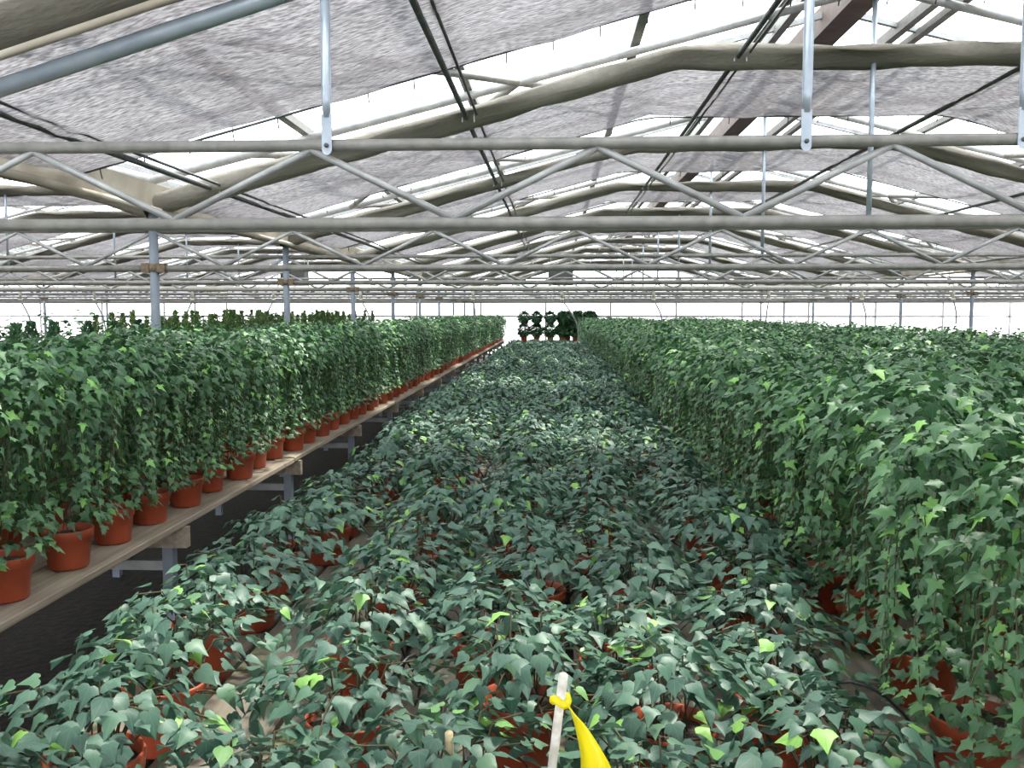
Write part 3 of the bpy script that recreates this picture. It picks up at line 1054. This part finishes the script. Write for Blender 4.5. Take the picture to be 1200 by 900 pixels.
# low greenery on outer benches: one mass each
def low_mass(name, x0, x1, y0, y1, h, n, mat, label):
    r = random.Random(n); mats = []
    for _ in range(n):
        y = y0 + (y1 - y0) * r.random() ** 1.3
        x = r.uniform(x0, x1)
        z = BENCH + h * (0.6 + 0.25 * math.sin(x * 9) * math.sin(y * 9) + r.uniform(-0.4, 0.08))
        z = max(z, BENCH + 0.08 + 0.3 * h * r.random())
        mats.append((0, leaf_matrix(Vector((x, y, z)), (r.gauss(0, 1), r.gauss(0, 1), -0.1), (0, 0, 1), r.uniform(0.05, 0.09), r, 0.3)))
    tag(link(name, leaves_mesh(name, mats, FART, mat)), label, 'plants', kind='stuff')
low_mass('low_bench_foliage', -6.6, -5.0, 6.0, 25, 0.95, 12000, M['leaf_bush'], 'pale green low plants covering the bench beyond the conifers')
low_mass('outer_bench_foliage', 4.9, 6.6, 4.0, 25, 0.70, 12000, M['leaf_tall'], 'ivy tops on the bench furthest right')
low_mass('aisle_bench_foliage', -4.5, -3.15, 17.2, 25, 0.7, 4000, M['leaf_bush'], 'green plants behind the conifers at the far end')

# ------------------------------------------------------------------ ball topiaries at the far end of the middle bench
def ball(seed, c, R, n, out, r):
    for i in range(n):
        d = Vector((r.gauss(0, 1), r.gauss(0, 1), r.gauss(0, 1))).normalized()
        p = Vector(c) + d * R * r.uniform(0.3, 1.0) ** 0.5
        out.append((0, leaf_matrix(p, d + Vector((0, 0, -0.3)), d + Vector((0, 0, 0.6)), r.uniform(0.045, 0.07), r, 0.4)))
def topi(seed):
    r = random.Random(seed); t, u = [], []
    ball(seed, (0, 0, 0.68), 0.165, 700, t, r)
    ball(seed, (0, 0, 0.32), 0.19, 900, u, r)
    return leaves_mesh('ball_crown', t, FART, M['leaf_bush']), leaves_mesh('skirt_foliage', u, FART, M['leaf_bush'])
TOPI = [topi(s) for s in range(3)]
k = 0
for yi, y in enumerate((25.1, 25.5, 25.9, 26.3)):
    for xi in range(6):
        x = -0.84 + xi * 0.355
        if x > 1.1: continue
        if yi > 0 and xi < 3: continue
        x += 0.12 * (yi % 2)
        o = bpy.data.objects.new('ball_topiary', None); COL.objects.link(o)
        o.location = (x + random.uniform(-0.03, 0.03), y, BENCH + 0.001); o.rotation_euler = (0, 0, k)
        if yi == 0:
            lab = f'round headed topiary beyond the low ivies, {ORD[xi]} from the dark aisle'
        else:
            lab = 'round headed topiary behind the front row at the far end'
        tag(o, lab, 'potted plant', 'ball topiaries at the far end')
        link('pot', POT, o, scale=(1.15, 1.15, 1.1)); link('trunk', TR, o)
        a_, b_ = TOPI[k % 3]
        tag(link('ball_crown', a_, o), kind='stuff'); tag(link('skirt_foliage', b_, o), kind='stuff')
        k += 1

# ------------------------------------------------------------------ water pipe with hose drops
wp = bpy.data.objects.new('water_pipe', None); COL.objects.link(wp); wp.location = (0, 15.35, 0)
tag(wp, 'cream water pipe across the house with hoses hanging from it', 'pipe')
link('main_pipe', tube_mesh('main_pipe', (-13.5, 0, EYE + 0.40), (7.2, 0, EYE + 0.40), 0.035, M['white_pipe']), wp)
dm = MB(); dm.path([(0, 0, 0.38), (0, 0, 0.22)], 0.026, 8); dm.path([(0, 0, 0.22), (0, 0, 0.18)], 0.034, 8); drop_me = dm.mesh('drop_valve', M['white_pipe'])
for k, X in enumerate((-9.36, -8.03, -6.29, -4.86, -3.34, -1.40, 0.12, 1.67, 3.6, 5.14, 6.64)):
    dv = link('drop_valve', drop_me, wp, (X, 0, EYE))
    r = random.Random(k)
    s = (1, 1, -1, -1, 1, 0.2, 1, 0.9, -0.2, 0.5, 0.4)[k]
    ln = (0.62, 0.66, 0.66, 0.6, 0.55, 0.32, 0.83, 0.5, 0.45, 0.45, 0.4)[k]
    pts = []
    for q in range(9):
        t = q / 8
        pts.append((s * (0.10 * t + 0.22 * math.sin(PI * 0.8 * t) * (1 if k == 6 else 0.45)) , 0.02 * t, 0.19 - ln * t))
    hm = MB(); hm.path(pts, 0.014, 6)
    link('hose', hm.mesh('hose', M['hose']), dv)

# unit heaters hung under the trusses
def heater(x, y, z, label):
    o = bpy.data.objects.new('unit_heater', None); COL.objects.link(o); o.location = (x, y, z)
    tag(o, label, 'heater')
    m_ = MB(); m_.box((-0.3, -0.2, -0.2), (0.3, 0.2, 0.2)); m_.box((-0.26, -0.21, -0.17), (0.26, -0.2, 0.17)); link('case', m_.mesh('case', M['heater']), o)
    m_ = MB(); m_.box((-0.25, -0.225, -0.012), (0.25, -0.212, 0.012)); lv = m_.mesh('louvre', M['dark_steel'])
    for k in range(6): link('louvre', lv, o, (0, 0, -0.14 + 0.056 * k), (0.5, 0, 0))
    for s in (-1, 1): link('hanger_rod', tube_mesh('hanger_rod', (s * 0.25, 0, 0.2), (s * 0.25, 0, 0.5), 0.01, M['steel'], 6), o)
heater(0.14, 21.9, EYE + 0.83, 'dark unit heater hanging under the roof above the far end of the middle bench')
heater(-6.4, 21.9, EYE + 0.83, 'dark unit heater hanging under the roof over the conifers on the left')

# ------------------------------------------------------------------ stake with yellow tape, bamboo cane
st = bpy.data.objects.new('marker_stake', None); COL.objects.link(st); st.location = (-0.005, 1.22, BENCH)
tag(st, 'peeling white stake tied with bright yellow tape in the near ivies', 'stake')
top = Vector((0.018, -0.09, 0.38)); base = Vector((-0.02, 0.0, 0.002))
link('rod', tube_mesh('rod', base, top, 0.0062, M['stake'], 10), st)
kn = base.lerp(top, 0.90)
m_ = MB(); 
pts = []
for q in range(12):
    t = 2 * PI * q / 11
    pts.append((kn.x + 0.010 * math.cos(t), kn.y + 0.010 * math.sin(t), kn.z + 0.004 * math.sin(2 * t)))
m_.path(pts, 0.0055, 6)
link('tape_knot', m_.mesh('tape_knot', M['yellow']), st)
vs, fs = [], []
nr = 12
for q in range(nr + 1):
    t = q / nr
    cx = kn.x + 0.012 + 0.030 * min(1, t * 2.2) ** 0.7 + 0.010 * t
    cz = kn.z - 0.002 - 0.16 * t
    w = 0.006 + 0.014 * min(1, t * 2.0)
    for e in range(4):
        u = -1 + 2 * e / 3
        vs.append((cx + w * u, kn.y - 0.016 - 0.006 * math.sin(3 * t + 2 * u) - 0.012 * t, cz - 0.006 * u * (1 - t)))
for q in range(nr):
    for e in range(3):
        a = q * 4 + e
        fs.append((a, a + 1, a + 5, a + 4))
m_ = MB(); m_.add(vs, fs, True)
tp = link('tape_tail', m_.mesh('tape_tail', M['yellow']), st)
so = tp.modifiers.new('thickness', 'SOLIDIFY'); so.thickness = 0.0008
cane = link('bamboo_cane', tube_mesh('bamboo_cane', (0, 0, 0), (0.0, -0.06, 0.245), 0.006, M['bamboo'], 10), None, (-0.15, 1.30, BENCH + 0.0))
tag(cane, 'cut bamboo cane poking out of the low ivies left of the yellow tape', 'cane')
